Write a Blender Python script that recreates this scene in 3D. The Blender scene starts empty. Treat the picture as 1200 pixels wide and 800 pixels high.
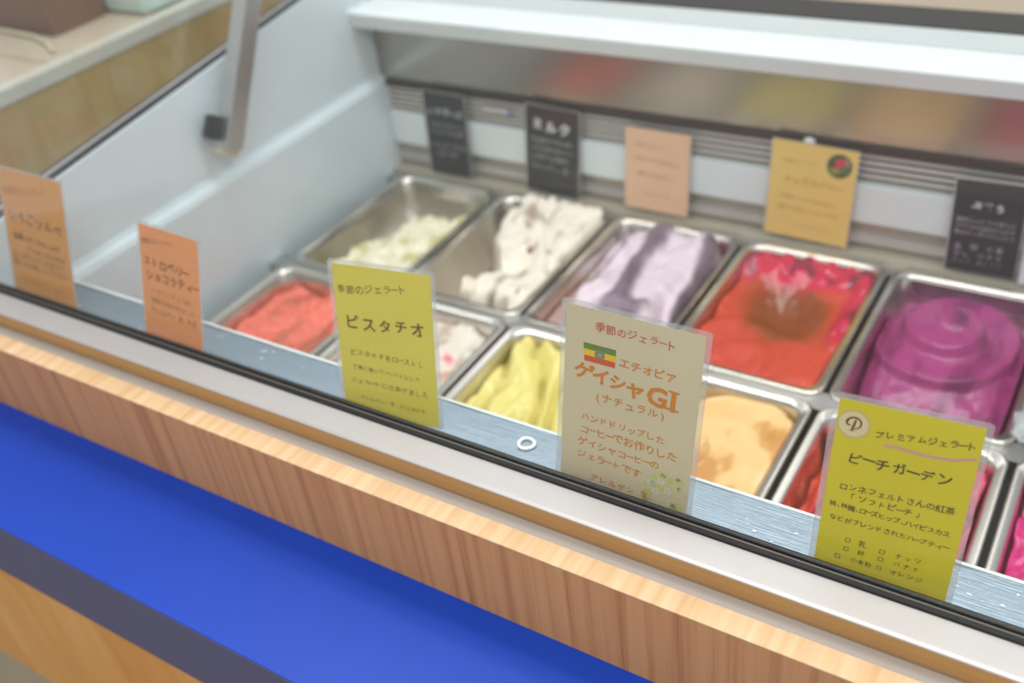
import bpy, bmesh, math, random
from mathutils import Vector, Matrix, noise
R_ = math.radians
S = 0.945            # metres per layout unit; the layout has its origin at the eye point, 1.745 m above the floor
HC = 1.745
def W(x, y, z): return Vector((x*S, y*S, z*S + HC))

# ------------------------------------------------------------------ camera
scene = bpy.context.scene
cam = bpy.data.cameras.new('camera'); camo = bpy.data.objects.new('camera', cam)
scene.collection.objects.link(camo); scene.camera = camo
rows = [[0.84763037, 0.2324471, -0.47696026], [0.51883964, -0.5512328, 0.65341244], [-0.11103232, -0.80131813, -0.58784444]]
M3 = Matrix([[r[0], -r[1], -r[2]] for r in rows])
camo.matrix_world = Matrix.Translation(W(0, 0, 0)) @ M3.to_4x4()
cam.sensor_width = 36; cam.lens = 35.703; cam.clip_start = 0.02
cam.dof.use_dof = True; cam.dof.focus_distance = 0.93; cam.dof.aperture_fstop = 2.9
# ------------------------------------------------------------------ world, lights, exposure
w = bpy.data.worlds.new('world'); scene.world = w; w.use_nodes = True
bg = w.node_tree.nodes['Background']; bg.inputs[0].default_value = (0.97, 0.97, 1.0, 1); bg.inputs[1].default_value = 0.62
def area(name, loc, size, sizey, power, col=(1, .98, .95), rot=(0, 0, 0)):
    l = bpy.data.lights.new(name, 'AREA'); l.shape = 'RECTANGLE'; l.size = size; l.size_y = sizey; l.energy = power; l.color = col
    o = bpy.data.objects.new(name, l); scene.collection.objects.link(o); o.location = loc; o.rotation_euler = rot; return o
area('ceiling_light', (0.1, -0.3, 3.0), 3.2, 0.5, 42)
area('ceiling_light', (-0.6, 1.2, 3.0), 3.2, 0.5, 38, (1, 1, 1))
area('ceiling_light', (-0.6, 3.0, 3.0), 3.2, 0.5, 10, (1, .97, .93))
vs = scene.view_settings
vs.view_transform = 'Standard'; vs.look = 'None'; vs.gamma = 1; vs.use_curve_mapping = False; vs.exposure = 0.12
random.seed(4)

# ------------------------------------------------------------------ helpers
def lin(c): return tuple(((v/255)/12.92 if v/255 <= .04045 else ((v/255+.055)/1.055)**2.4) for v in c)
def mat(name, rgb, rough=.5, metal=0, spec=.5, coat=0, sss=0, bump=None, emis=0):
    m = bpy.data.materials.new(name); m.use_nodes = True; nt = m.node_tree; b = nt.nodes['Principled BSDF']
    b.inputs['Base Color'].default_value = (*lin(rgb), 1); b.inputs['Roughness'].default_value = rough
    b.inputs['Metallic'].default_value = metal; b.inputs['Specular IOR Level'].default_value = spec; b.inputs['Coat Weight'].default_value = coat
    if sss: b.inputs['Subsurface Weight'].default_value = sss; b.inputs['Subsurface Scale'].default_value = .01
    # faint procedural variation on every material
    tc = nt.nodes.new('ShaderNodeTexCoord'); n = nt.nodes.new('ShaderNodeTexNoise'); n.inputs['Scale'].default_value = 14; n.inputs['Detail'].default_value = 4
    nt.links.new(tc.outputs['Object'], n.inputs['Vector'])
    mx = nt.nodes.new('ShaderNodeMix'); mx.data_type = 'RGBA'; mx.blend_type = 'MULTIPLY'; mx.inputs[0].default_value = .12
    mx.inputs[6].default_value = (*lin(rgb), 1); nt.links.new(n.outputs['Fac'], mx.inputs[7]); nt.links.new(mx.outputs[2], b.inputs['Base Color'])
    if bump:
        bp = nt.nodes.new('ShaderNodeBump'); bp.inputs['Strength'].default_value = bump[0]; n2 = nt.nodes.new('ShaderNodeTexNoise'); n2.inputs['Scale'].default_value = bump[1]
        mp = nt.nodes.new('ShaderNodeMapping'); mp.inputs['Scale'].default_value = bump[2] if len(bump) > 2 else (1, 1, 1)
        nt.links.new(tc.outputs['Object'], mp.inputs[0]); nt.links.new(mp.outputs[0], n2.inputs['Vector'])
        nt.links.new(n2.outputs['Fac'], bp.inputs['Height']); bp.inputs['Distance'].default_value = .002; nt.links.new(bp.outputs[0], b.inputs['Normal'])
    return m
def wood(name, stops, sc, dist=.35, rough=.45, detail=3.0, knots=0.0):
    """grain: noise stretched by the mapping scale sc"""
    m = bpy.data.materials.new(name); m.use_nodes = True; nt = m.node_tree; b = nt.nodes['Principled BSDF']; L = nt.links.new
    tc = nt.nodes.new('ShaderNodeTexCoord'); mp = nt.nodes.new('ShaderNodeMapping'); mp.inputs['Scale'].default_value = sc
    L(tc.outputs['Object'], mp.inputs[0])
    n = nt.nodes.new('ShaderNodeTexNoise'); n.inputs['Scale'].default_value = 1; n.inputs['Detail'].default_value = detail; n.inputs['Roughness'].default_value = .6; n.inputs['Distortion'].default_value = dist
    L(mp.outputs[0], n.inputs['Vector'])
    r = nt.nodes.new('ShaderNodeValToRGB'); els = r.color_ramp.elements
    while len(els) < len(stops): els.new(.5)
    for e, (p, c) in zip(els, stops): e.position = p; e.color = (*lin(c), 1)
    L(n.outputs['Fac'], r.inputs[0]); L(r.outputs[0], b.inputs['Base Color']); b.inputs['Roughness'].default_value = rough
    bp = nt.nodes.new('ShaderNodeBump'); bp.inputs['Strength'].default_value = .15; bp.inputs['Distance'].default_value = .001; L(n.outputs['Fac'], bp.inputs['Height']); L(bp.outputs[0], b.inputs['Normal'])
    return m
def clear(name, tint=(1, 1, 1), refl=1.0, rough=0.0, ior=1.5, haze=0.0, hazecol=(1, 1, 1)):
    """thin clear sheet: transmits straight through, reflects by Fresnel, haze = share of milky plastic"""
    m = bpy.data.materials.new(name); m.use_nodes = True; nt = m.node_tree; nt.nodes.remove(nt.nodes['Principled BSDF']); out = nt.nodes['Material Output']; L = nt.links.new
    t = nt.nodes.new('ShaderNodeBsdfTransparent'); t.inputs[0].default_value = (*tint, 1)
    g = nt.nodes.new('ShaderNodeBsdfGlossy'); g.inputs['Roughness'].default_value = rough
    lw = nt.nodes.new('ShaderNodeLayerWeight'); lw.inputs[0].default_value = .5
    pw = nt.nodes.new('ShaderNodeMath'); pw.operation = 'POWER'; pw.inputs[1].default_value = 5; L(lw.outputs['Facing'], pw.inputs[0])
    mu = nt.nodes.new('ShaderNodeMath'); mu.operation = 'MULTIPLY_ADD'; mu.inputs[1].default_value = .96*min(1, refl); mu.inputs[2].default_value = .04*refl; mu.use_clamp = True; L(pw.outputs[0], mu.inputs[0])
    mx = nt.nodes.new('ShaderNodeMixShader'); L(mu.outputs[0], mx.inputs[0]); L(t.outputs[0], mx.inputs[1]); L(g.outputs[0], mx.inputs[2])
    if haze:
        d = nt.nodes.new('ShaderNodeBsdfDiffuse'); d.inputs[0].default_value = (*hazecol, 1)
        m2 = nt.nodes.new('ShaderNodeMixShader'); m2.inputs[0].default_value = haze; L(mx.outputs[0], m2.inputs[1]); L(d.outputs[0], m2.inputs[2]); mx = m2
    L(mx.outputs[0], out.inputs[0]); return m

M = dict(
 steel=mat('brushed_steel', (196, 196, 194), .28, 1, bump=(.25, 6, (3, 120, 120))),
 pansteel=mat('pan_steel', (224, 220, 212), .24, 1),
 ledge=mat('ledge_steel', (148, 164, 176), .36, .9, bump=(.3, 8, (3, 130, 130))),
 alu=mat('satin_aluminium', (196, 192, 189), .42, .5), deck=mat('grey_white_deck', (186, 194, 194), .4), gold=mat('painted_wood_reflection', (176, 136, 84), .4, .3),  # gold: reflection of the wood in the frame, put into the colour
 grey=mat('grey_trim', (176, 168, 160), .45, .2),
 rubber=mat('black_rubber', (11, 11, 11), .4), rubberlip=mat('rubber_painted_highlight', (104, 99, 92), .4),  # rubberlip: highlight along the gasket, painted as a lighter grey
 white=mat('white_liner', (204, 217, 222), .28), whitehi=mat('white_enamel', (217, 226, 227), .3),
 tan=mat('tan_plate', (190, 182, 164), .35, .4), darkbrown=mat('dark_brown_trim', (52, 38, 30), .4), black=mat('black_gap', (16, 16, 17), .6),
 mirror=mat('polished_steel', (176, 170, 160), .2, 1), slat=mat('grey_slat', (204, 202, 194), .45),
 blue=mat('blue_paint', (8, 60, 168), .42, 0, .35), bluegrey=mat('slate_blue_edge', (74, 76, 112), .55),
 base=mat('beige_plinth', (170, 160, 138), .6), tilem=mat('floor', (176, 166, 150), .4), tray=mat('beige_top', (188, 172, 150), .4),
 palegreen=mat('pale_green_box', (196, 216, 208), .4), paperbag=mat('brown_paper', (112, 76, 48), .7), cord=mat('pale_cord', (190, 180, 150), .6),
 strip=mat('pale_edging', (196, 194, 182), .4), ceramic=mat('white_plastic', (235, 235, 238), .3), body=mat('case_body', (200, 200, 198), .4, .5),
 wall=mat('wall', (205, 198, 188), .8), blackplastic=mat('black_plastic', (20, 22, 24), .3), sticker=mat('sticker', (190, 186, 180), .5), stickerblue=mat('sticker_blue', (70, 80, 180), .5),
)
M['woodband'] = wood('light_wood', [(.2, (136, 80, 36)), (.36, (178, 122, 66)), (.5, (196, 142, 84)), (.85, (208, 158, 100))], (95, 3, 1.3), .15, detail=5)
M['woodtop'] = wood('light_wood_painted_lit', [(.25, (200, 158, 112)), (.5, (214, 180, 138)), (.75, (222, 196, 158))], (80, 3, 3), .15)  # same wood as the band, lit top painted lighter
M['woodlow'] = wood('honey_wood', [(.25, (186, 120, 46)), (.5, (204, 144, 66)), (.75, (214, 162, 92))], (11, 2, 1.6), .8)
M['woodside'] = wood('olive_wood', [(.25, (140, 112, 48)), (.5, (170, 142, 80)), (.75, (190, 168, 118))], (3, 9, 2), .6)
M['glass'] = clear('clear_glass', (.97, .985, .98), 1.0)
M['sleeve'] = clear('clear_laminate', (.98, .98, .98), .8, .12)
M['sleeveedge'] = clear('laminate_border', (.95, .95, .95), 1, .15, haze=.2, hazecol=(.85, .85, .85))
M['wrap'] = clear('crumpled_wrap', (.92, .95, .95), 3, .1, haze=.3, hazecol=(.7, .75, .75))
_pm = {}
def flat(rgb, rough=.6):
    k = (rgb, rough)
    if k not in _pm: _pm[k] = mat('print_%d_%d_%d' % rgb, rgb, rough)
    return _pm[k]
col = scene.collection
def mesh_obj(name, verts, faces, m, parent=None, smooth=False, mats=None, fmat=None):
    me = bpy.data.meshes.new(name); me.from_pydata([tuple(v) for v in verts], [], faces); me.update()
    for mm in (mats or [m]): me.materials.append(mm)
    if fmat:
        for p, i in zip(me.polygons, fmat): p.material_index = i
    if smooth:
        for p in me.polygons: p.use_smooth = True
    o = bpy.data.objects.new(name, me); col.objects.link(o)
    if parent: o.parent = parent
    return o
def tag(o, label=None, cat=None, group=None, kind=None):
    if label: o['label'] = label
    if cat: o['category'] = cat
    if group: o['group'] = group
    if kind: o['kind'] = kind
    return o
def empty(name, loc, label, cat, group=None):
    o = bpy.data.objects.new(name, None); col.objects.link(o); o.location = loc; o.empty_display_size = .05; return tag(o, label, cat, group)
def bmo(name, bm, m, parent=None, org=Vector(), smooth=False):
    for v in bm.verts: v.co -= org
    bmesh.ops.recalc_face_normals(bm, faces=bm.faces)
    me = bpy.data.meshes.new(name); bm.to_mesh(me); bm.free(); me.materials.append(m)
    if smooth:
        for p in me.polygons: p.use_smooth = True
    o = bpy.data.objects.new(name, me); col.objects.link(o)
    if parent: o.parent = parent
    return o
def prof(name, pts, x0, x1, m, parent=None, bev=0, org=None):
    """closed (y,z) profile in layout units, extruded from x0 to x1"""
    org = parent.location if parent is not None and org is None else (org or Vector())
    bm = bmesh.new(); a = [bm.verts.new(W(x0, y, z)) for y, z in pts]; b = [bm.verts.new(W(x1, y, z)) for y, z in pts]; n = len(pts)
    bm.faces.new(a); bm.faces.new(b[::-1])
    for i in range(n): bm.faces.new((a[i], b[i], b[(i+1) % n], a[(i+1) % n]))
    bmesh.ops.recalc_face_normals(bm, faces=bm.faces)
    if bev: bmesh.ops.bevel(bm, geom=[e for e in bm.edges if abs((e.verts[0].co-e.verts[1].co).x) > .5*abs(x1-x0)*S], offset=bev*S, segments=3, affect='EDGES', profile=.6)
    return bmo(name, bm, m, parent, org, smooth=False)
def box(name, x0, x1, y0, y1, z0, z1, m, parent=None, bev=0, org=None):
    org = parent.location if parent is not None and org is None else (org or Vector())
    bm = bmesh.new(); bmesh.ops.create_cube(bm, size=1)
    a, b = W(x0, y0, z0), W(x1, y1, z1)
    for v in bm.verts: v.co = Vector((a[i] + (v.co[i]+.5)*(b[i]-a[i]) for i in range(3)))
    if bev: bmesh.ops.bevel(bm, geom=bm.edges[:], offset=bev*S, segments=2, affect='EDGES')
    return bmo(name, bm, m, parent, org)

XL, XR = -1.406, .262
# ------------------------------------------------------------------ the setting
flo = box('floor', -5, 4, -3, 6, -1.90, -1.8466, M['tilem']); tag(flo, kind='structure')
wb = box('wall_back', -5, 4, 4.2, 4.3, -1.8466, 1.4, M['wall']); tag(wb, kind='structure')

# ------------------------------------------------------------------ wooden counter in front of the case
ct = empty('service_counter', W(-.6, .5, -1.8466), 'wooden service counter with blue painted shelf along the front of the gelato case', 'counter')
prof('trim_board', [(.588, -.7835), (.563, -.7835), (.563, -.908), (.588, -.908)], -2.0, .9, M['woodband'], ct, .0006)['label'] = 'light wooden trim board with vertical grain'
prof('edge_strip', [(.588, -.782), (.5628, -.782), (.5626, -.7825), (.5626, -.7836), (.588, -.7836)], -2.0, .9, M['woodtop'], ct)['label'] = 'wooden top edge of trim board, its lit tone painted paler'
box('shelf', -2.0, .9, .389, .596, -.925, -.908, M['blue'], ct)['label'] = 'glossy blue shelf top'
box('shelf_edge', -2.0, .9, .388, .40, -1.029, -.9095, M['bluegrey'], ct)['label'] = 'slate blue shelf edge'
box('front_panel', -2.0, .9, .392, .41, -1.352, -1.029, M['woodlow'], ct)['label'] = 'honey coloured wooden front panel'
box('plinth', -2.0, .9, .42, .59, -1.846, -1.352, M['base'], ct)
box('counter_body', -2.0, .9, .41, .596, -1.352, -.925, M['base'], ct)

# ------------------------------------------------------------------ the display case
dc = empty('display_case', W(-.57, 1.2, -1.8466), 'white and steel gelato display case with a slanted glass front', 'display case')
prof('front_trim', [(.597, -.785), (.604, -.7825), (.588, -.7825), (.588, -.80), (.597, -.80)][:2] + [(.588, -.7822), (.5885, -.84), (.606, -.84), (.606, -.785)], -1.46, XR+.04, M['grey'], dc)['label'] = 'flat grey trim strip'
prof('front_frame', [(.604, -.7815), (.604, -.7588), (.6035, -.757), (.607, -.7545), (.6375, -.7505), (.654, -.7505), (.654, -.80), (.606, -.80)], -1.46, XR+.04, M['alu'], dc, .0012)['label'] = 'satin aluminium frame'
prof('frame_face', [(.6035, -.7818), (.6018, -.775), (.6018, -.766), (.6035, -.7588), (.605, -.7588), (.605, -.7818)], -1.46, XR+.04, M['gold'], dc)['label'] = 'hollow under the frame edge, wood reflection painted in tan gold'
# gasket: dark outer lip, grey middle with its highlight painted in, dark inner lip, glass rises between
gk = prof('gasket', [(.6360, -.7510), (.6364, -.7475), (.6400, -.7465), (.6415, -.7505)], -1.46, XR+.04, M['rubber'], dc)
mid = prof('gasket_channel', [(.6415, -.7505), (.6415, -.7472), (.6430, -.7468), (.6430, -.7505)], -1.46, XR+.04, M['rubberlip'], gk, org=dc.location)
prof('gasket_lip', [(.6460, -.7505), (.6460, -.7465), (.649, -.7455), (.6525, -.7475), (.6525, -.7505)], -1.46, XR+.04, M['rubber'], gk, org=dc.location)
lean = R_(7.5)
gy, gz, gh = .6432, -.7495, .52
prof('front_glass', [(gy, gz), (gy+gh*math.sin(lean), gz+gh*math.cos(lean)), (gy+gh*math.sin(lean)+.0045, gz+gh*math.cos(lean)), (gy+.0045, gz)], -1.41, XR, M['glass'], dc)['label'] = 'clear front glass leaning back'
prof('ledge', [(.654, -.7755), (.725, -.7755), (.7265, -.7745), (.728, -.7755), (.728, -.80), (.654, -.80)], XL-.055, XR, M['ledge'], dc)['label'] = 'brushed steel ledge inside the glass'
prof('ledge_lip', [(.7255, -.775), (.7255, -.7735), (.7295, -.7735), (.7295, -.79), (.728, -.79), (.728, -.775)], XL-.055, XR, M['whitehi'], dc, .0005)['label'] = 'folded rim of steel ledge, its lit edge painted white'  # white colour stands in for light catching the steel edge
prof('front_wall', [(.606, -.80), (.727, -.80), (.727, -1.2), (.606, -1.2)], XL-.05, XR+.04, M['white'], dc)
box('case_floor', XL-.05, XR+.04, .606, 1.86, -1.24, -1.2, M['body'], dc)
box('case_base', XL-.05, XR+.04, .61, 1.85, -1.846, -1.24, M['body'], dc)
# side walls with a moulded ridge and a sloping top
def side(xi, sg):
    m_ = []
    ys = [.655, .81, 1.047, 1.394, 1.607]
    def top(y): return -.653 + (y-.81)*.123
    bm = bmesh.new(); rings = []
    for y in ys:
        pr = [(0, -1.2), (0, -.83), (.000, -.812), (-.004, -.803), (-.013, -.799), (-.017, -.790), (-.017, -.74), (-.017, top(y)), (-.05, top(y)), (-.05, -1.2)]
        rings.append([bm.verts.new(W(xi + sg*dx, y, z)) for dx, z in pr])
    n = len(rings[0])
    for a, b in zip(rings, rings[1:]):
        for i in range(n): bm.faces.new((a[i], b[i], b[(i+1) % n], a[(i+1) % n]))
    bm.faces.new(rings[0]); bm.faces.new(rings[-1][::-1])
    sw = bmo('side_wall', bm, M['white'], dc, dc.location); sw['label'] = 'white moulded side wall with ridge'
    for nm, dx0, dx1, mm in (('side_gasket', -.023, -.034, 'blackplastic'), ('side_channel', -.034, -.042, 'alu'), ('side_gasket_outer', -.042, -.05, 'blackplastic')):
        bm = bmesh.new()
        f = []
        for y in (.655, 1.607):
            f.append([bm.verts.new(W(xi+sg*dx, y, top(y)+dz)) for dx, dz in ((dx0, 0), (dx0, .006), (dx1, .006), (dx1, 0))])
        for i in range(4): bm.faces.new((f[0][i], f[1][i], f[1][(i+1) % 4], f[0][(i+1) % 4]))
        bm.faces.new(f[0]); bm.faces.new(f[1][::-1]); bmo(nm, bm, M[mm], sw, dc.location)
    bm = bmesh.new(); f = []
    for dx in (-.036, -.040):
        f.append([bm.verts.new(W(xi+sg*dx, y, z)) for y, z in ((.66, top(.66)+.004), (1.66, top(1.66)+.004), (1.66, -.24), (.715, -.24))])
    for i in range(4): bm.faces.new((f[0][i], f[1][i], f[1][(i+1) % 4], f[0][(i+1) % 4]))
    bm.faces.new(f[0]); bm.faces.new(f[1][::-1]); bmo('side_glass', bm, M['glass'], dc, dc.location)
side(XL, 1); side(XR, -1)
# back wall, from the pans up
box('back_shelf', XL, XR, 1.566, 1.607, -1.2, -.997, M['tan'], dc)
box('back_plate', XL, XR, 1.6065, 1.62, -.997, -.68, M['tan'], dc)['label'] = 'tan metal back plate'
box('steel_rail', XL, XR, 1.596, 1.6065, -.989, -.968, M['alu'], dc, .002)
box('white_strip', XL, XR, 1.59, 1.6065, -.946, -.871, M['whitehi'], dc, .003)['label'] = 'white horizontal strip behind the cards'
box('vent_recess', XL, XR, 1.6045, 1.6065, -.866, -.818, M['black'], dc)['label'] = 'black vent gap'
for k in range(4):
    z = -.8625 + k*.0122
    prof('vent_slat', [(1.6025, z), (1.6025, z+.0062), (1.6045, z+.0062), (1.6045, z)], XL, XR, M['slat'], dc)
box('dark_trim', XL, XR, 1.596, 1.6065, -.8165, -.801, M['darkbrown'], dc, .001)['label'] = 'dark brown trim above the vent'
box('mirror_panel', XL, XR, 1.603, 1.6065, -.801, -.672, M['mirror'], dc)['label'] = 'polished steel panel reflecting the gelato'
prof('canopy', [(1.549, -.673), (1.540, -.643), (1.542, -.6385), (1.548, -.6365), (1.630, -.6365), (1.630, -.672)], XL-.017, XR, M['whitehi'], dc, .0015)['label'] = 'white enamelled canopy edge'
box('top_deck', XL-.05, XR+.04, 1.633, 1.713, -.70, -.6375, M['deck'], dc, .002)
box('black_rail', XL-.05, XR+.04, 1.713, 1.806, -.70, -.6365, M['blackplastic'], dc, .002)
box('back_body', XL-.05, XR+.04, 1.62, 1.85, -1.2, -.70, M['body'], dc)
box('back_deck', XL-.05, XR+.04, 1.806, 1.86, -.70, -.668, M['tan'], dc)
for yy in (.745, 1.150, 1.1615):
    pass
box('pan_rail', XL, XR, .729, .79, -1.04, -1.0065, M['steel'], dc)
box('pan_rail', XL, XR, 1.152, 1.192, -1.04, -1.0065, M['steel'], dc)
box('pan_rail', XL, XR, 1.54, 1.566, -1.04, -1.0065, M['steel'], dc)
# the sticker on the vent
st = box('vent_sticker', -1.155, -1.085, 1.5945, 1.5972, -.842, -.832, M['sticker'], None, org=W(-1.12, 1.595, -.842)); st.location = W(-1.12, 1.595, -.842)
tag(st, 'small pale label strip stuck on vent between the two left black cards', 'sticker')
sb = box('blue_mark', -1.095, -1.085, 1.594, 1.5944, -.842, -.832, M['stickerblue'], st, org=W(-1.12, 1.595, -.842))
# support strut on the left wall
st = empty('glass_support', W(-1.372, 1.131, -.737), 'aluminium glass support strut rising from the left side wall', 'support')
def bar(name, p0, p1, wx, wy, m, parent, bev=.002):
    a, b = W(*p0), W(*p1); d = (b-a); L = d.length; d.normalize()
    x = Vector((1, 0, 0)); x = (x - d*x.dot(d)).normalized(); y = d.cross(x)
    bm = bmesh.new(); bmesh.ops.create_cube(bm, size=1)
    for v in bm.verts: v.co = a + d*(v.co.z+.5)*L + x*v.co.x*wx*S + y*v.co.y*wy*S
    bmesh.ops.bevel(bm, geom=bm.edges[:], offset=bev*S, segments=2, affect='EDGES')
    return bmo(name, bm, m, parent, parent.location)
q0 = (-1.380, 1.118, -.737); q1 = (-1.372, 1.118+.125*2.1, -.737+.215*2.1)
bar('bar', q0, q1, .032, .040, M['steel'], st)
bar('bracket', (-1.397, 1.102, -.715), (-1.397, 1.125, -.68), .02, .034, M['blackplastic'], st)
bar('foot_plate', (-1.388, 1.112, -.748), (-1.388, 1.118, -.735), .034, .036, M['tan'], st)
# ring and a few beads of frost on the ledge
bm = bmesh.new(); ring = []
for i in range(28):
    a = 2*math.pi*i/28; rr = .0092 + .0003*math.sin(3*a+1)
    ring.append([bm.verts.new(W(-.510, .6995, -.774) + Vector(((rr+.0024*math.cos(t))*math.cos(a)*S, (rr*.95+.0024*math.cos(t))*math.sin(a)*S, .0022*math.sin(t)*S))) for t in (k*math.pi/3 for k in range(6))])
for i in range(28):
    for k in range(6): bm.faces.new((ring[i][k], ring[(i+1) % 28][k], ring[(i+1) % 28][(k+1) % 6], ring[i][(k+1) % 6]))
rg = bmo('plastic_ring', bm, M['ceramic'], None, W(-.51, .6995, -.7755), True); rg.location = W(-.51, .6995, -.7755)
tag(rg, 'small white ring lying on the steel ledge left of the ivory card', 'ring')
bm = bmesh.new()
for i in range(70):
    x = random.uniform(-1.38, .1); y = random.uniform(.66, .72)
    if abs(x+.51) < .02: continue
    bmesh.ops.create_icosphere(bm, subdivisions=1, radius=random.uniform(.0006, .0014), matrix=Matrix.Translation(W(x, y, -.775)) @ Matrix.Diagonal((random.uniform(1, 2.5), 1, .5, 1)))
fr = bmo('frost_specks', bm, M['ceramic'], None, W(-.6, .69, -.7755)); fr.location = W(-.6, .69, -.7755)
tag(fr, 'tiny white frost specks scattered along the steel ledge', 'frost', kind='stuff')

# ------------------------------------------------------------------ pans
PW, PD, PZ = .258*S/2, .384*S/2, .105*S
def rrect(hx, hy, r, n=6):
    pts = []
    for cx, cy, a0 in ((hx-r, hy-r, 0), (-hx+r, hy-r, 90), (-hx+r, -hy+r, 180), (hx-r, -hy+r, 270)):
        for k in range(n+1):
            a = R_(a0+90*k/n); pts.append((cx+r*math.cos(a), cy+r*math.sin(a)))
    return pts
def pan_mesh():
    f = .0125
    spec = [(PW-f-.012, PD-f-.012, -PZ-.001, .02), (PW-f+.000, PD-f+.000, -.008, .024), (PW-.001, PD-.001, -.008, .022), (PW, PD, -.0065, .023), (PW, PD, -.002, .023), (PW-.0015, PD-.0015, 0, .022),
            (PW-.004, PD-.004, .0004, .022), (PW-.0065, PD-.0065, -.0012, .022), (PW-f+.0015, PD-f+.0015, -.0012, .026), (PW-f-.001, PD-f-.001, -.004, .026), (PW-f-.004, PD-f-.004, -.03, .026), (PW-f-.013, PD-f-.013, -PZ+.008, .03), (PW-f-.02, PD-f-.02, -PZ, .03)]
    bm = bmesh.new(); rs = []
    for hx, hy, z, r in spec: rs.append([bm.verts.new((x, y, z)) for x, y in rrect(hx, hy, r)])
    n = len(rs[0])
    for a, b in zip(rs, rs[1:]):
        for i in range(n): bm.faces.new((a[i], a[(i+1) % n], b[(i+1) % n], b[i]))
    bm.faces.new(rs[0]); bm.faces.new(rs[-1])
    bmesh.ops.recalc_face_normals(bm, faces=bm.faces)
    me = bpy.data.meshes.new('gelato_pan'); bm.to_mesh(me); bm.free(); me.materials.append(M['pansteel'])
    for p in me.polygons: p.use_smooth = len(p.vertices) == 4
    return me
panme = pan_mesh()
def gel_mat(name, rough=.42):
    m = bpy.data.materials.new(name); m.use_nodes = True; nt = m.node_tree; b = nt.nodes['Principled BSDF']
    a = nt.nodes.new('ShaderNodeAttribute'); a.attribute_name = 'Col'; nt.links.new(a.outputs['Color'], b.inputs['Base Color'])
    b.inputs['Roughness'].default_value = rough; b.inputs['Subsurface Weight'].default_value = .15; b.inputs['Subsurface Scale'].default_value = .006
    n = nt.nodes.new('ShaderNodeTexNoise'); n.inputs['Scale'].default_value = 160; tc = nt.nodes.new('ShaderNodeTexCoord'); nt.links.new(tc.outputs['Object'], n.inputs['Vector'])
    bp = nt.nodes.new('ShaderNodeBump'); bp.inputs['Strength'].default_value = .25; bp.inputs['Distance'].default_value = .001; nt.links.new(n.outputs['Fac'], bp.inputs['Height']); nt.links.new(bp.outputs[0], b.inputs['Normal'])
    return m
GM = gel_mat('gelato'); GMW = gel_mat('gelato_wet', .26)
def nz(x, y, s, seed=0.0): return noise.noise(Vector((x*s+seed*7.3, y*s-seed*3.1, seed)))
def fb(x, y, s, seed=0.0, o=4): return noise.fractal(Vector((x*s+seed*7.3, y*s-seed*3.1, seed)), .9, 2.1, o)
def sm(a, b, x): t = max(0, min(1, (x-a)/(b-a))); return t*t*(3-2*t)
def mixc(a, b, t): return tuple(a[i]+(b[i]-a[i])*t for i in range(3))
def gelato_mesh(hf, cf, m, nx=84, ny=120):
    """hf(x,y) height against the rim in metres, cf(x,y,h) srgb; x,y in -1..1"""
    f = .0125; H = PZ; V = []; F = []; C = []; keep = {}
    r = .16
    for j in range(ny+1):
        for i in range(nx+1):
            x, y = -1+2*i/nx, -1+2*j/ny; h = hf(x, y)
            h = max(h, -H+.0006)
            dep = min(0, h); tp = .013*min(1, -dep/H) + .0045*min(1, -dep/.02)
            over = .004*sm(0, .015, h)
            a, b = PW-f-.0012-tp+over, PD-f-.0012-tp+over
            X, Y = x*a, y*b
            # round the corners
            cr = .026; ax, ay = abs(X), abs(Y); mm = max(abs(x), abs(y))
            if ax > a-cr and ay > b-cr:
                dx, dy = (ax-(a-cr))/cr, (ay-(b-cr))/cr; q = max(dx, dy); l = math.hypot(dx, dy)
                if l > 0: k = q/l; X = math.copysign(a-cr+dx*k*cr, X); Y = math.copysign(b-cr+dy*k*cr, Y)
            V.append((X, Y, h)); C.append(cf(x, y, h))
    idx = lambda i, j: j*(nx+1)+i
    for j in range(ny):
        for i in range(nx):
            q = (idx(i, j), idx(i+1, j), idx(i+1, j+1), idx(i, j+1))
            if all(V[k][2] <= -H+.0007 for k in q): continue
            F.append(q)
    # skirt closing the sides down to the pan floor
    border = [idx(i, 0) for i in range(nx)] + [idx(nx, j) for j in range(ny)] + [idx(i, ny) for i in range(nx, 0, -1)] + [idx(0, j) for j in range(ny, 0, -1)]
    base = {}
    tb = .0145/(PW-f)
    for k in border:
        x, y, z = V[k]; s = min(1, (PW-f-.019)/max(1e-6, PW-f-.0012 - (.013*min(1, -min(0, z)/H)+.0045*min(1, -min(0, z)/.02))))
        base[k] = len(V); V.append((x*s, y*s, min(z, -H+.002))); C.append(C[k])
    nb = len(border)
    for a in range(nb):
        k0, k1 = border[a], border[(a+1) % nb]
        if V[k0][2] > -H+.004 or V[k1][2] > -H+.004: F.append((k0, base[k0], base[k1], k1))
    me = bpy.data.meshes.new('gelato'); me.from_pydata(V, [], F); me.update()
    att = me.color_attributes.new('Col', 'FLOAT_COLOR', 'POINT')
    fl = []
    for c in C: fl += [*lin(tuple(max(0, min(255, v)) for v in c)), 1]
    att.data.foreach_set('color', fl); me.materials.append(m)
    for p in me.polygons: p.use_smooth = True
    return me
def swirl(x, y, cx, cy, k=7, tw=2.0, asp=1.45):
    dx, dy = x-cx, (y-cy)*asp; r = math.hypot(dx, dy); a = math.atan2(dy, dx); return r, (a/(2*math.pi)*1 + r*k/ (2*math.pi)*tw) % 1
BASEX = -1.372
def colx(i): return -.308 + (i-5)*.266 + .133
G = {}
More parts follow.
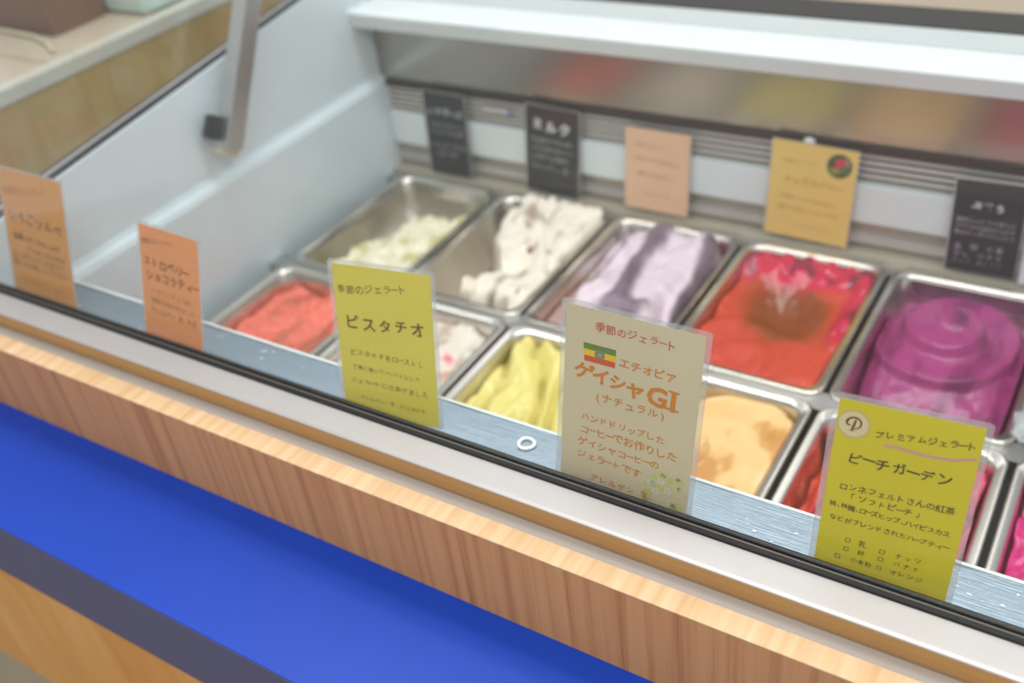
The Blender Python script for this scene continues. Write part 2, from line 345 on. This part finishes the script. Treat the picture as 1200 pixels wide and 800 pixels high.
# B1: a little cream left along the front right, bare steel behind
def h(x, y):
    edge = -.80 + .36*(y+1) + .2*nz(x, y, 3.2, 1)
    e = sm(-.04, .22, x-edge)*sm(.80, .5, y+.15*nz(x, .2, 4, 4))
    tail = sm(.40, .12, abs(x-.86+.12*nz(y, x, 4, 2)))*sm(.86, .66, y)
    return -.099 + max(e*(.078-.006*y+.010*fb(x, y, 3.0, 3)), tail*(.078+.008*fb(x, y, 5, 8)))
G['b1'] = (h, lambda x, y, z: mixc((226, 222, 196), (196, 186, 132), sm(.0, .5, fb(x, y, 2.6, 4)))if z > -.0945 else (112, 40, 30), GM)
# B2: cookie cream heaped to the back and right
def h(x, y):
    edge = -.66 + .62*math.exp(-((y+.3)/.3)**2) + .25*sm(-.4, -1, y) + .14*nz(y, .3, 4.5, 5)
    e = sm(-.05, .2, x-edge)
    top = -.012+.014*sm(-.6, .6, y) - .022*sm(-.6, -1, y)
    rid = .012*abs(math.sin(3.4*x+5*nz(x, y, 1.3, 6)+y*2.2)) + .006*fb(x, y, 3.2, 6)
    fr = sm(-1.0, -.84, y + .16*nz(x, 0, 6, 7))
    return -.099 + e*fr*(.099+top+rid)
G['b2'] = (h, lambda x, y, z: mixc(mixc((228, 219, 204), (168, 152, 136), sm(.15, .75, fb(x*1.5, y, 2.0, 8))), (112, 72, 48), sm(.55, .8, fb(x, y, 5, 9))), GM)
# B3: lilac marbled mound
def h(x, y):
    m_ = sm(-1.0, -.25, x+.25*nz(x, y, 1.5, 10)) * sm(1.05, .55, abs(y)*.9)
    rid = .010*math.sin(9*x+5*nz(x, y, 1.6, 11)+1.5*y) + .006*fb(x, y, 2.6, 13)
    return -.030 + .062*m_*sm(1.2, .5, abs(x-.1)) + rid*m_ + .006*fb(x, y, 3, 12)
G['b3'] = (h, lambda x, y, z: mixc(mixc((208, 192, 202), (116, 98, 112), sm(-.05, .6, math.sin(8.5*x+4*nz(x, y, 1.6, 11)+1.5*y)*.6+.3*fb(x, y, 2, 14))), mixc((176, 142, 132), (190, 60, 100), sm(.75, .9, y)*sm(.5, .8, x)), max(sm(-.45, -.8, x)*sm(.4, -.3, y), sm(.75, .95, y)*sm(.55, .8, x), sm(.72, .8, fb(x, y, 2.2, 15)))), GM)
# B4: red sorbet, hollow at the middle, raspberry ring at the back
def h(x, y):
    hol = math.exp(-(((x+.02+.35*y)/.5)**2 + ((y-.18)/.42)**2))
    ring = sm(.5, .85, y)*(.75+.25*nz(x, 0, 4, 16)) + .8*sm(.72, .95, x)*sm(-.5, .1, y)
    ring = min(1, ring)
    r = math.hypot(x+.1, (y+.75)*1.2)
    return -.020 - .030*hol + .018*ring + .004*math.sin(9*r+3*nz(x, y, 1, 17))*(1-ring) + .008*fb(x, y, 4.5, 18)*(.25+ring)
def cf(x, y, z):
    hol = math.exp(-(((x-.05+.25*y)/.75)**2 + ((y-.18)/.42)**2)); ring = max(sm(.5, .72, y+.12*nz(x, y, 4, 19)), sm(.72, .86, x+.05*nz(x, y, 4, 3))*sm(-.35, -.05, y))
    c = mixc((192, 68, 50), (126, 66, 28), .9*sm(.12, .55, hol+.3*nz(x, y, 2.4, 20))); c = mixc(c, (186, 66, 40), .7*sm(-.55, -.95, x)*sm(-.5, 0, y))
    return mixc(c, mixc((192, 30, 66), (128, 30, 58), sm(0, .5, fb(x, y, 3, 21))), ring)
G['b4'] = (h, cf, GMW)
# B5: purple swirl with a peak
def h(x, y):
    wx, wy = x+.06*nz(x, y, 1.8, 22), y+.04*nz(x, y, 1.8, 23)
    r, s = swirl(wx, wy, .0, .15, 14, 1.0); r2 = r/1.35
    m_ = .066*max(-.3, 1-r2**1.2)
    rid = .015*(s**1.3 if s < .78 else ((1-s)/.22))*sm(.04, .3, r)*sm(1.7, .7, r)
    pk = .026*math.exp(-(((x-.02)/.09)**2+((y-.15)/.06)**2))
    lowback = -.024*sm(.6, .9, y)-.014*sm(.75, 1, abs(x))
    return -.036 + m_ + rid + pk + lowback + .002*fb(x, y, 4, 24)
G['b5'] = (h, lambda x, y, z: mixc((152, 56, 112), (114, 36, 84), sm(-.2, .6, fb(x*1.4, y, 1.8, 25))), GMW)
def h(x, y): return -.010 + .02*sm(-1, 1, y) + .014*fb(x, y, 2, 40)
G['b6'] = (h, lambda x, y, z: (214, 206, 196), GM)
# F1 salmon chunks
G['f1'] = (lambda x, y: -.034 + .017*fb(x, y, 2.0, 26)+.007*abs(fb(x, y, 4.4, 27)), lambda x, y, z: mixc((222, 110, 92), (166, 88, 62), sm(-.1, .6, fb(x, y, 1.9, 28))), GM)
G['f2'] = (lambda x, y: -.022 + .012*fb(x, y, 2.4, 29), lambda x, y, z: mixc(mixc((216, 206, 194), (178, 160, 142), sm(-.1, .5, fb(x, y, 2.6, 30))), (224, 120, 128), sm(.55, .72, fb(x, y, 3.1, 31))), GM)
def h(x, y): return -.026 + .014*sm(.3, 1, y) +   .008*math.sin(10*x+8*nz(x, y, 1.6, 32)+3*y) + .007*fb(x, y, 3, 33)
G['f3'] = (h, lambda x, y, z: mixc((220, 206, 122), (160, 144, 56), sm(.1, .8, -math.sin(10*x+8*nz(x, y, 1.6, 32)+3*y)*.6+.4*fb(x, y, 2.4, 34))), GMW)
def h(x, y):
    r, s = swirl(x, y, .1, .35, 4.6, 1.0, 1.2)
    return -.030 + .013*sm(1.3, .2, r) + .017*(s**1.2 if s < .84 else (1-s)*5.2) + .012*nz(x, y, 2.0, 35)
G['f4'] = (h, lambda x, y, z: mixc((226, 186, 126), (196, 140, 74), sm(0, .6, fb(x, y, 2.2, 36))), GMW)
def h(x, y): return -.020 + .016*fb(x, y, 3.2, 37) + .009*abs(fb(x, y, 6, 38)) - .03*sm(-.7, -1, x)
G['f5'] = (h, lambda x, y, z: mixc(mixc((204, 42, 92), (136, 24, 64), sm(-.1, .6, fb(x, y, 3.4, 39))), (206, 70, 40), sm(-.6, -.9, x)), GMW)
G['f6'] = (lambda x, y: -.020 + .014*fb(x, y, 3.2, 41), lambda x, y, z: mixc((206, 40, 120), (160, 24, 84), sm(-.1, .6, fb(x, y, 3, 42))), GMW)
gl = dict(b1=('last of cream gelato at bottom of the near-empty pan by left wall, back row', 'steel pan with mostly bare floor by the left wall, back row'),
 b2=('off-white gelato with brown crumbs heaped at pan back, behind yellow pistachio card', 'back-row steel pan holding off-white gelato, tan bare floor showing'),
 b3=('pale lilac and grey marbled gelato heaped behind the ivory card', 'back-row steel pan holding the lilac marbled gelato'),
 b4=('smooth red sorbet with brownish hollow and raspberry red back edge', 'back-row steel pan holding the smooth red sorbet'),
 b5=('purple gelato swirled to a peak, behind the rightmost yellow card', 'back-row steel pan holding the purple swirled gelato'),
 b6=('off-white gelato in back-row pan at the extreme right edge', 'back-row steel pan at the extreme right edge, right of purple gelato'),
 f1=('salmon pink chunky sorbet in front row beside the left wall', 'front-row steel pan holding the salmon sorbet beside left wall'),
 f2=('whitish gelato with pink streaks, mostly hidden behind yellow pistachio card', 'front-row steel pan of whitish gelato behind the pistachio card'),
 f3=('glossy yellow gelato with olive ripples between pistachio and ivory cards', 'front-row steel pan holding the glossy yellow gelato'),
 f4=('peach beige folded gelato just right of the ivory card', 'front-row steel pan holding the peach beige gelato'),
 f5=('raspberry pink chunky sorbet behind the rightmost yellow card', 'front-row steel pan of raspberry sorbet behind the rightmost yellow card'),
 f6=('magenta sorbet in front-row pan at the extreme right edge', 'front-row steel pan of magenta sorbet at the extreme right edge'))
for key in G:
    i = int(key[1]); cy = 1.366 if key[0] == 'b' else .966
    if key[0] == 'f': cy = 1.164 - .196
    loc = W(colx(i), cy, -1.0)
    p = bpy.data.objects.new('gelato_pan', panme); col.objects.link(p); p.location = loc; tag(p, gl[key][1], 'pan', 'steel gelato pans in two rows')
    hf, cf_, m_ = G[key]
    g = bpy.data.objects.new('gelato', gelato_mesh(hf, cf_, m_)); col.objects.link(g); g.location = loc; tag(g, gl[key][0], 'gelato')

# ------------------------------------------------------------------ flavour cards
_gl = {}
def glyph(ch, off=0.0):
    if (ch, off) in _gl: return _gl[ch, off]
    cu = bpy.data.curves.new('g', 'FONT'); cu.body = ch; cu.resolution_u = 2; cu.offset = off; o = bpy.data.objects.new('g', cu); me = o.to_mesh()
    d = ([(v.co.x, v.co.y) for v in me.vertices], [tuple(p.vertices) for p in me.polygons]); o.to_mesh_clear(); bpy.data.objects.remove(o); bpy.data.curves.remove(cu); _gl[ch, off] = d; return d
def card(pose, paper, lines, label, group, name='flavour_card', inset=.0052, r=.004, shapes=(), border=True, corner=False):
    x, y, z, ya, le, ro, Wd, Hd = pose; Wd *= S; Hd *= S; ya, le, ro = R_(ya), R_(le), R_(ro)
    ex = Vector((math.cos(ya), math.sin(ya), 0)); n0 = Vector((-math.sin(ya), math.cos(ya), 0)); up = Vector((0, 0, 1))*math.cos(le)+n0*math.sin(le)
    e1 = ex*math.cos(ro)+up*math.sin(ro); e2 = -ex*math.sin(ro)+up*math.cos(ro); e3 = e2.cross(e1)
    t = empty(name, (0, 0, 0), label, 'card', group)
    t.matrix_world = Matrix.Translation(W(x, y, z)) @ Matrix([[e1[i], e3[i], e2[i]] for i in range(3)]).to_4x4()
    b0 = -.004
    def sheet(nm, ins, th, m, rr):
        w2, h0, h1 = Wd/2-ins, b0+ins*.3, Hd-ins
        pts = []
        for cx, cz, a0 in ((w2-rr, h1-rr, 0), (-w2+rr, h1-rr, 90), (-w2+rr, h0+rr, 180), (w2-rr, h0+rr, 270)):
            for k in range(5): a = R_(a0+22.5*k); pts.append((cx+rr*math.cos(a), cz+rr*math.sin(a)))
        n = len(pts)
        v = [(px, -th/2, pz) for px, pz in pts] + [(px, th/2, pz) for px, pz in pts]
        f = [tuple(range(n))[::-1], tuple(range(n, 2*n))] + [(i, (i+1) % n, n+(i+1) % n, n+i) for i in range(n)]
        return mesh_obj(nm, v, f, m, t), pts
    sheet('paper', inset, .0005, flat(paper, .55), .0012)
    s, outer = sheet('laminate_sleeve', 0, .0017, M['sleeve'], r)
    if border:
        w2, h0, h1 = Wd/2-inset, b0+.001, Hd-inset; n = len(outer)
        inn = [(math.copysign(w2, px) if abs(px) > w2-1e-9 or True else px, min(max(pz, h0), h1)) for px, pz in outer]
        v = [(px, -.0007, pz) for px, pz in outer] + [(px, -.0007, pz) for px, pz in inn] + [(px, .0007, pz) for px, pz in outer] + [(px, .0007, pz) for px, pz in inn]
        f = []
        for i in range(n):
            j = (i+1) % n; f += [(i, j, n+j, n+i), (2*n+i, 3*n+i, 3*n+j, 2*n+j)]
        mesh_obj('laminate_border', v, f, M['sleeveedge'], t)['label'] = 'milky sealed laminate border'
    V, F, mats, fm = [], [], [], []
    rnd = random.Random(len(label)*7)
    letters = {}
    def add(vs, fs, m):
        if m not in mats: mats.append(m)
        k = len(V); V.extend(vs); F.extend(tuple(q+k for q in f) for f in fs); fm.extend([mats.index(m)]*len(fs))
    for ln in lines:
        txt, s0, t0, s1, t1, ink = ln[:6]; sz = ln[6] if len(ln) > 6 else 1.0; off = ln[7] if len(ln) > 7 else 0.0; jit = ln[8] if len(ln) > 8 else 1.0
        A = Vector(((s0-.5)*Wd, t0*Hd)); B = Vector(((s1-.5)*Wd, t1*Hd)); wts = [.6 if c in 'ー、 ' else (.62 if c.isascii() else 1) for c in txt]; tot = sum(wts)
        d = (B-A); u = d.length/tot; ang = math.atan2(d.y, d.x); acc = 0
        for c, wt in zip(txt, wts):
            mid = A + d*((acc+wt/2)/tot); acc += wt
            if c == ' ': continue
            vs, fs = glyph(c, off); k = u*sz*(1+.10*jit*rnd.uniform(-1, 1)); ta = ang + .10*jit*rnd.uniform(-1, 1); ca, sa = math.cos(ta), math.sin(ta)
            cxm = (min(q[0] for q in vs)+max(q[0] for q in vs))/2; jy = rnd.uniform(-.07, .07)*jit*u
            sk = .08*jit*rnd.uniform(-1, 1)
            pts = [((a-cxm+sk*(b-.38))*k, (b-.38)*k) for a, b in vs]
            vv = [(mid.x+a*ca-b*sa, -.0006, mid.y+jy+a*sa+b*ca) for a, b in pts]
            if off >= .014: mesh_obj('letter', vv, fs, flat(ink), t)      # title characters: one part each
            else: add(vv, fs, flat(ink))
    if V: mesh_obj('small_lettering', V, F, None, t, mats=mats, fmat=fm)['kind'] = 'stuff'
    for sh in shapes:
        nm, polys = sh; V, F, mats, fm = [], [], [], []
        for dep, (pts, rgb) in enumerate(polys):
            m = flat(rgb)
            if m not in mats: mats.append(m)
            k = len(V); yy = -.00032-.00004*min(dep, 6) - (.0002 if nm == 'badge_initial' else 0); V += [((s_-.5)*Wd, yy, t_*Hd) for s_, t_ in pts]; F.append(tuple(range(k, k+len(pts)))); fm.append(mats.index(m))
        mesh_obj(nm, V, F, None, t, mats=mats, fmat=fm)
    return t
def disc(cs, ct, rs, asp, n=20, wob=0, sd=0):
    return [(cs+rs*(1+wob*math.cos(k*math.pi)*.5)*math.cos(2*math.pi*k/n), ct+rs*asp*(1+wob*math.cos(k*math.pi)*.5)*math.sin(2*math.pi*k/n)) for k in range(n)]
FG = 'laminated flavour cards leaning inside the front glass'; BG = 'laminated flavour cards standing behind the back pans'
F0 = (.668, -.769)
br = (104, 62, 20)
card((-1.3359, *F0, -.6, 16.2, -.2, .1535, .1949), (216, 150, 74), [
  ('季節のジェラート', .05, .81, .75, .872, (196, 84, 30), .95), ('いちごソルベ', .10, .637, .905, .60, (92, 52, 16), .92, .012),
  ('国産いちごをたっぷり', .13, .467, .855, .45, (92, 52, 16), .95, .01), ('使ったソルベです', .33, .385, .905, .365, (92, 52, 16), .95, .01),
  ('さっぱりとした甘さと', .07, .315, .89, .305, (130, 76, 26)), ('香りをお楽しみください', .07, .25, .90, .24, (130, 76, 26)), ('アレルゲン なし', .2, .12, .84, .10, (150, 92, 36), .8)],
  'orange handwritten card inside the glass, leftmost and cut by the photo edge', FG, inset=.003)
card((-1.0559, *F0, -1.7, 17, -1.1, .1251, .1633), (236, 156, 98), [
  ('季節のジェラート', .06, .83, .60, .885, (150, 110, 80), .95), ('ストロベリー', .08, .665, .80, .672, (110, 62, 14), .92, .014), ('ショコラティー', .11, .555, .95, .56, (110, 62, 14), .92, .014),
  ('いちごとチョコの', .18, .42, .82, .42, (170, 104, 40)), ('風味をあわせました', .17, .335, .88, .33, (170, 104, 40)), ('アレルゲン 乳 大豆', .15, .245, .90, .24, (150, 90, 34))],
  'pale orange handwritten card inside the glass beside the salmon sorbet', FG, inset=.004)
ol = (112, 92, 12)
card((-.6786, *F0, 8.7, 13.1, .3, .1384, .1931), (222, 206, 78), [
  ('季節のジェラート', .07, .808, .74, .868, (112, 96, 30), .95), ('ピスタチオ', .12, .609, .89, .622, (120, 72, 8), .86, .016),
  ('ピスタチオをローストし', .14, .412, .86, .395, (128, 106, 26), .95), ('丁寧に挽いてペーストにして', .15, .314, .81, .29, (128, 106, 26), .95), ('ジェラートに仕あげました', .12, .218, .88, .198, (128, 106, 26), .95), ('アレルゲン・乳・ピスタチオ', .20, .105, .84, .08, (128, 106, 26), .95)],
  'yellow-green pistachio card inside the glass, left of the glossy yellow gelato', FG)
og = (214, 130, 34); rd = (206, 84, 66)
fl = []
x0, x1, tt, tb_ = .165, .392, .795, .70
def quad(u0, u1, v0, v1):  # inside the slightly waving flag
    def P(u, v): return (x0+(x1-x0)*u + .012*(v)*(1-u), tt+(tb_-tt)*v - .0*u)
    return [P(u0, v0), P(u0, v1), P(u1, v1), P(u1, v0)]
fl = [(quad(0, 1, 0, .34), (104, 134, 52)), (quad(0, 1, .34, .68), (236, 196, 30)), (quad(0, 1, .68, 1), (212, 84, 46)), (disc(.282, .748, .036, .66, 16), (120, 132, 128)),
      ([(.282+.026*(1 if k % 2 == 0 else .4)*math.sin(k*math.pi/5), .748+.026*.66*(1 if k % 2 == 0 else .4)*math.cos(k*math.pi/5)) for k in range(10)], (176, 160, 60))]
gn = []
rr_ = random.Random(3)
for k in range(26):
    cs, ct_ = rr_.uniform(.60, .90), rr_.uniform(.02, .20)
    if (cs-.6)*.6 + .02 < ct_-.06 and cs < .7: continue
    gn.append((disc(cs, ct_, rr_.uniform(.012, .04), .7, 10), rr_.choice([(212, 208, 130), (204, 206, 120), (214, 204, 150), (198, 200, 128)])))
for cs, ct_ in ((.70, .125), (.77, .155), (.74, .09), (.82, .11)):
    for k in range(5): gn.append((disc(cs+.02*math.cos(k*1.257), ct_+.014*math.sin(k*1.257), .012, .7, 8), (226, 218, 196)))
card((-.3739, *F0, 4.2, 8.3, -3.2, .1530, .2168), (216, 200, 166), [
  ('季節のジェラート', .24, .893, .79, .890, rd, .98, .003), ('エチオピア', .415, .742, .81, .728, og, .95, .01),
  ('ゲイシャ', .115, .648, .60, .612, (214, 128, 26), 1.12, .028), ('G', .625, .618, .75, .615, (214, 128, 26), 1.0, .03, .2), ('I', .745, .609, .85, .607, (214, 128, 26), 1.15, .034, .2), ('(ナチュラル)', .26, .525, .76, .518, og, .98, .008),
  ('ハンドドリップした', .17, .397, .77, .388, og, 1, .008), ('コーヒーでお作りした', .165, .323, .865, .315, og, 1, .008), ('ゲイシャコーヒーの', .155, .25, .75, .235, og, 1, .008), ('ジェラートです', .155, .175, .63, .160, og, 1, .008), ('アレルゲン 乳', .26, .055, .70, .045, (206, 110, 40), .9, .008)],
  'ivory handwritten coffee card with a striped flag, centre, inside the glass', FG, shapes=[('flag_print', fl), ('floral_print', gn), ('letter_serif', [([(.762, .653), (.762, .664), (.832, .661), (.832, .650)], (214, 128, 26)), ([(.752, .560), (.752, .571), (.838, .566), (.838, .555)], (214, 128, 26))])])
dk = (78, 62, 10)
def ribbon(pts, w_, asp=.68):
    out = []
    for k, (a, b) in enumerate(pts):
        p, q = pts[max(0, k-1)], pts[min(len(pts)-1, k+1)]; dx, dy = q[0]-p[0], (q[1]-p[1])/asp; l = math.hypot(dx, dy) or 1
        ww = w_*(.45+.55*math.sin(math.pi*(k+.6)/(len(pts)+.2))); out.append((a-dy/l*ww, b+dx/l*ww*asp, a+dy/l*ww, b-dx/l*ww*asp))
    return [([(o[0], o[1]), (o[2], o[3]), (n[2], n[3]), (n[0], n[1])], (120, 70, 36)) for o, n in zip(out, out[1:])]
pb = ribbon([(.168, .875), (.164, .86), (.160, .845), (.155, .83), (.150, .818)], .0085) + ribbon([(.135, .812), (.148, .815), (.168, .815)], .004)
pb += ribbon([(.140, .842)] + [(.160+.046*math.cos(a), .856+.030*math.sin(a)) for a in [R_(200-k*26) for k in range(12)]], .0065)
pb += ribbon([(.130, .838), (.112, .846), (.108, .860), (.120, .874), (.140, .882), (.165, .885)], .0055)
ulp = [(.37, .772), (.46, .778), (.56, .770), (.68, .768), (.80, .776), (.94, .806)]
wave = [(a, b+.009) for a, b in ulp] + [(a, b-.007) for a, b in ulp[::-1]]
card((-.1100, *F0, 6, 10, -1.5, .1287, .1894), (216, 198, 8), [
  ('プレミアムジェラート', .30, .822, .93, .872, dk, 1.0, .01), ('ピーチガーデン', .15, .672, .84, .668, dk, .88, .018),
  ('ロンネフェルトさんの紅茶', .13, .503, .89, .512, dk, 1, .006), ('「ソフトピーチ」', .20, .452, .70, .446, dk, .95, .006), ('桃、林檎、ローズヒップ、ハイビスカス', .085, .393, .89, .380, dk, 1.08, .006), ('などがブレンドされたハーブティー', .10, .315, .90, .303, dk, 1.02, .006),
  ('□', .22, .2, .28, .2, dk, .8), ('乳', .32, .199, .385, .198, dk, .9), ('□', .46, .185, .52, .185, dk, .8), ('ナッツ', .57, .183, .76, .186, dk, .8),
  ('□', .22, .148, .28, .148, dk, .8), ('卵', .32, .147, .385, .146, dk, .8), ('□', .46, .139, .52, .139, dk, .8), ('バナナ', .57, .137, .76, .137, dk, .8),
  ('□', .17, .09, .23, .09, dk, .8), ('小麦粉', .29, .09, .44, .088, dk, .9), ('□', .46, .084, .52, .084, dk, .8), ('オレンジ', .56, .083, .79, .08, dk, .85)],
  'bright yellow peach tea card with a round P badge, rightmost inside glass', FG, shapes=[('badge_print', [(disc(.156, .848, .112, .68, 44, .12), (206, 182, 120)), (disc(.156, .848, .096, .68, 30), (222, 206, 160)), ([(a, b) for a, b in wave], (212, 158, 140))]), ('badge_initial', pb)])
# back row cards
wk = (176, 176, 172)
bk = (24, 26, 28)
card((-1.2458, 1.572, -.987, .1, 3.1, -.6, .1108, .1811), bk, [('レアチーズ', .08, .76, .92, .755, (190, 196, 196), .95, .02), ('なめらかなクリーム', .12, .60, .9, .6, wk), ('チーズのコクと酸味', .12, .51, .9, .51, wk), ('アレルゲン 乳 卵', .12, .34, .9, .34, wk), ('小麦 大豆', .2, .24, .7, .24, wk)],
  'black card with white writing, leftmost behind the back pans', BG, inset=.003)
card((-.9936, 1.572, -.987, 1.4, 3.9, -3.2, .1253, .1822), (32, 29, 28), [('ミルク', .12, .78, .84, .765, (226, 228, 226), .85, .04), ('北海道産の牛乳を使い', .12, .60, .9, .6, wk), ('コクのある味わいに', .12, .50, .9, .5, wk), ('しあげた定番の', .12, .40, .8, .4, wk), ('アレルゲン 乳', .12, .28, .8, .28, wk)],
  'black card with white writing behind the crumb-flecked off-white gelato', BG, inset=.003)
card((-.7632, 1.574, -.985, 1.6, 3.5, -1.6, .1339, .1640), (232, 190, 152), [('季節のジェラート', .15, .80, .62, .79, (204, 130, 100)), ('ブルーベリーヨーグルト', .14, .63, .86, .60, (158, 104, 66), .95, .008), ('酸味とはちみつ', .2, .44, .75, .43, (190, 130, 90)), ('アレルゲン 乳', .3, .2, .7, .2, (176, 122, 100))],
  'peach coloured card standing behind the lilac marbled gelato', BG, inset=.002)
berry = [(disc(.79, .815, .143, .87, 24), (70, 84, 40)), (disc(.75, .78, .06, .87, 12), (130, 150, 20)), (disc(.84, .85, .06, .87, 12), (150, 130, 120)), (disc(.80, .84, .062, .87, 12), (206, 44, 70)), (disc(.76, .815, .05, .87, 12), (214, 60, 60)), (disc(.84, .79, .05, .87, 12), (90, 110, 60)), (disc(.72, .82, .03, .87, 10), (60, 66, 40))]
card((-.4704, 1.574, -.985, .5, 3.2, -2.0, .1534, .1807), (232, 200, 112), [('季節のジェラート', .15, .79, .56, .80, (204, 156, 80)), ('ミックスベリー', .18, .60, .84, .585, (172, 134, 52), .9, .01), ('三種のベリーを合わせた', .16, .415, .8, .405, (182, 146, 66)), ('甘ずっぱいソルベです', .15, .30, .85, .28, (170, 132, 56)), ('アレルゲン なし', .3, .12, .8, .12, (206, 170, 90))],
  'yellow card with round berry photo behind the smooth red sorbet', BG, inset=.002, shapes=[('berry_photo', berry)])
card((-.1749, 1.572, -.987, .4, 3.1, 1.3, .1122, .1635), (20, 18, 20), [('ぶどう', .26, .73, .72, .72, (222, 222, 222), .85, .04), ('濃厚なぶどうの香りと', .08, .56, .9, .55, wk), ('さわやかな酸味が広がる', .08, .49, .9, .48, wk), ('後味すっきりのソルベ', .08, .42, .9, .41, wk), ('乳 卵 小麦', .1, .26, .8, .26, wk, .8), ('なし バナナ', .1, .18, .8, .18, wk, .8), ('ナッツ オレンジ', .1, .10, .8, .10, wk, .8)],
  'black card with white writing behind the purple swirled gelato', BG, inset=.0025)
card((-.060, 1.568, -.988, 1, 3, 1, .112, .145), (222, 226, 228), [], 'blank pale card at the right photo edge, right of the black grape card', BG, inset=.003)
# flattened white ball for the small white spot above the yellow card
bm = bmesh.new(); bmesh.ops.create_uvsphere(bm, u_segments=20, v_segments=10, radius=.0085)
for v in bm.verts: v.co = Vector((v.co.x*1.15, v.co.y*.5, v.co.z*.8))
mg = bmo('spot', bm, M['ceramic'], None, smooth=True); mg.location = W(-.478, 1.5925, -.806)
tag(mg, 'small round white spot above the yellow berry card', 'spot')
# crumpled clear wrap at the far right rim
def wrap(loc, sc_, label):
    bm = bmesh.new(); bmesh.ops.create_icosphere(bm, subdivisions=3, radius=1)
    for v in bm.verts:
        n_ = noise.fractal(v.co*1.7, .8, 2.2, 3); v.co *= 1+.45*n_
        v.co = Vector((v.co.x*sc_[0], v.co.y*sc_[1], v.co.z*sc_[2]))
    o = bmo('crumpled_wrap', bm, M['wrap'], None); o.location = loc; tag(o, label, 'wrap')
wrap(W(-.03, 1.205, -.978), (.022, .04, .016), 'crumpled clear wrap on pan rims below the purple gelato, right edge')

# ------------------------------------------------------------------ neighbouring wooden counter on the left
nc = empty('side_counter', W(-1.9, 1.3, -1.8466), 'wooden side counter with pale edging beyond the left side glass', 'counter')
box('side_panel', -1.76, -1.735, .62, 2.6, -1.846, -.632, M['woodside'], nc)['label'] = 'olive-toned wooden side panel'
box('edging', -1.765, -1.732, .62, 2.6, -.632, -.603, M['strip'], nc, .002)['label'] = 'pale edging strip'
box('counter_top', -2.7, -1.765, .62, 1.081, -.632, -.606, M['tray'], nc, .002); box('counter_top', -2.7, -1.765, 1.084, 2.6, -.632, -.606, M['tray'], nc, .002)
box('counter_body', -2.7, -1.76, .62, 2.6, -1.846, -.632, M['woodside'], nc)
# brown paper bag with gusset folds
bg_ = empty('paper_bag', W(-2.0, 1.30, -.606), 'brown paper bag standing on the wooden side counter', 'bag')
prof('bag_body', [(1.19, -.606), (1.185, -.45), (1.20, -.36), (1.31, -.36), (1.325, -.45), (1.32, -.606)], -2.13, -1.885, M['paperbag'], bg_, .002)
prof('bag_fold', [(1.195, -.36), (1.20, -.335), (1.31, -.335), (1.315, -.36)], -2.13, -1.885, M['paperbag'], bg_)
# pale jar-like container
bx = empty('storage_box', W(-1.70, 1.5, -.606), 'pale green translucent storage box standing on the side counter', 'box')
box('box_body', -2.02, -1.775, 1.335, 1.75, -.605, -.52, M['palegreen'], bx, .008); box('box_lid', -2.03, -1.77, 1.325, 1.76, -.52, -.505, M['strip'], bx, .004)
bx.location = bx.location
c0 = W(-1.9, 1.15, -.601); path = [W(*p)-c0 for p in [(-1.80, 1.12, -.600), (-1.86, 1.15, -.600), (-1.93, 1.17, -.600), (-2.03, 1.175, -.600), (-2.2, 1.18, -.600)]]
V, F = [], []
for q in path:
    for k in range(8): V.append(q + Vector((0, .005*math.cos(k*math.pi/4), .005*math.sin(k*math.pi/4))))
for a in range(len(path)-1):
    for k in range(8): F.append((a*8+k, a*8+(k+1) % 8, a*8+8+(k+1) % 8, a*8+8+k))
F += [tuple(range(8))[::-1], tuple(range(len(V)-8, len(V)))]
co = mesh_obj('cord', V, F, M['cord'], smooth=True); co.location = c0; tag(co, 'pale cord lying across the side counter in front of the paper bag', 'cord')
# worktop behind the case
bw = empty('back_worktop', W(-.5, 2.9, -1.8466), 'pale worktop cabinet on the staff side behind the display case', 'cabinet')
box('cabinet_body', -1.6, 1.2, 2.5, 3.1, -1.846, -.93, M['strip'], bw); box('worktop', -1.62, 1.22, 2.47, 3.12, -.93, -.90, M['tray'], bw, .004)
for k in range(4):
    d_ = box('cabinet_door', -1.58+k*.7, -.9+k*.7, 2.485, 2.5, -1.80, -.97, M['tray'], bw, .002)
    box('door_handle', -1.0+k*.7, -.985+k*.7, 2.47, 2.485, -1.2, -1.05, M['alu'], d_, org=bw.location)
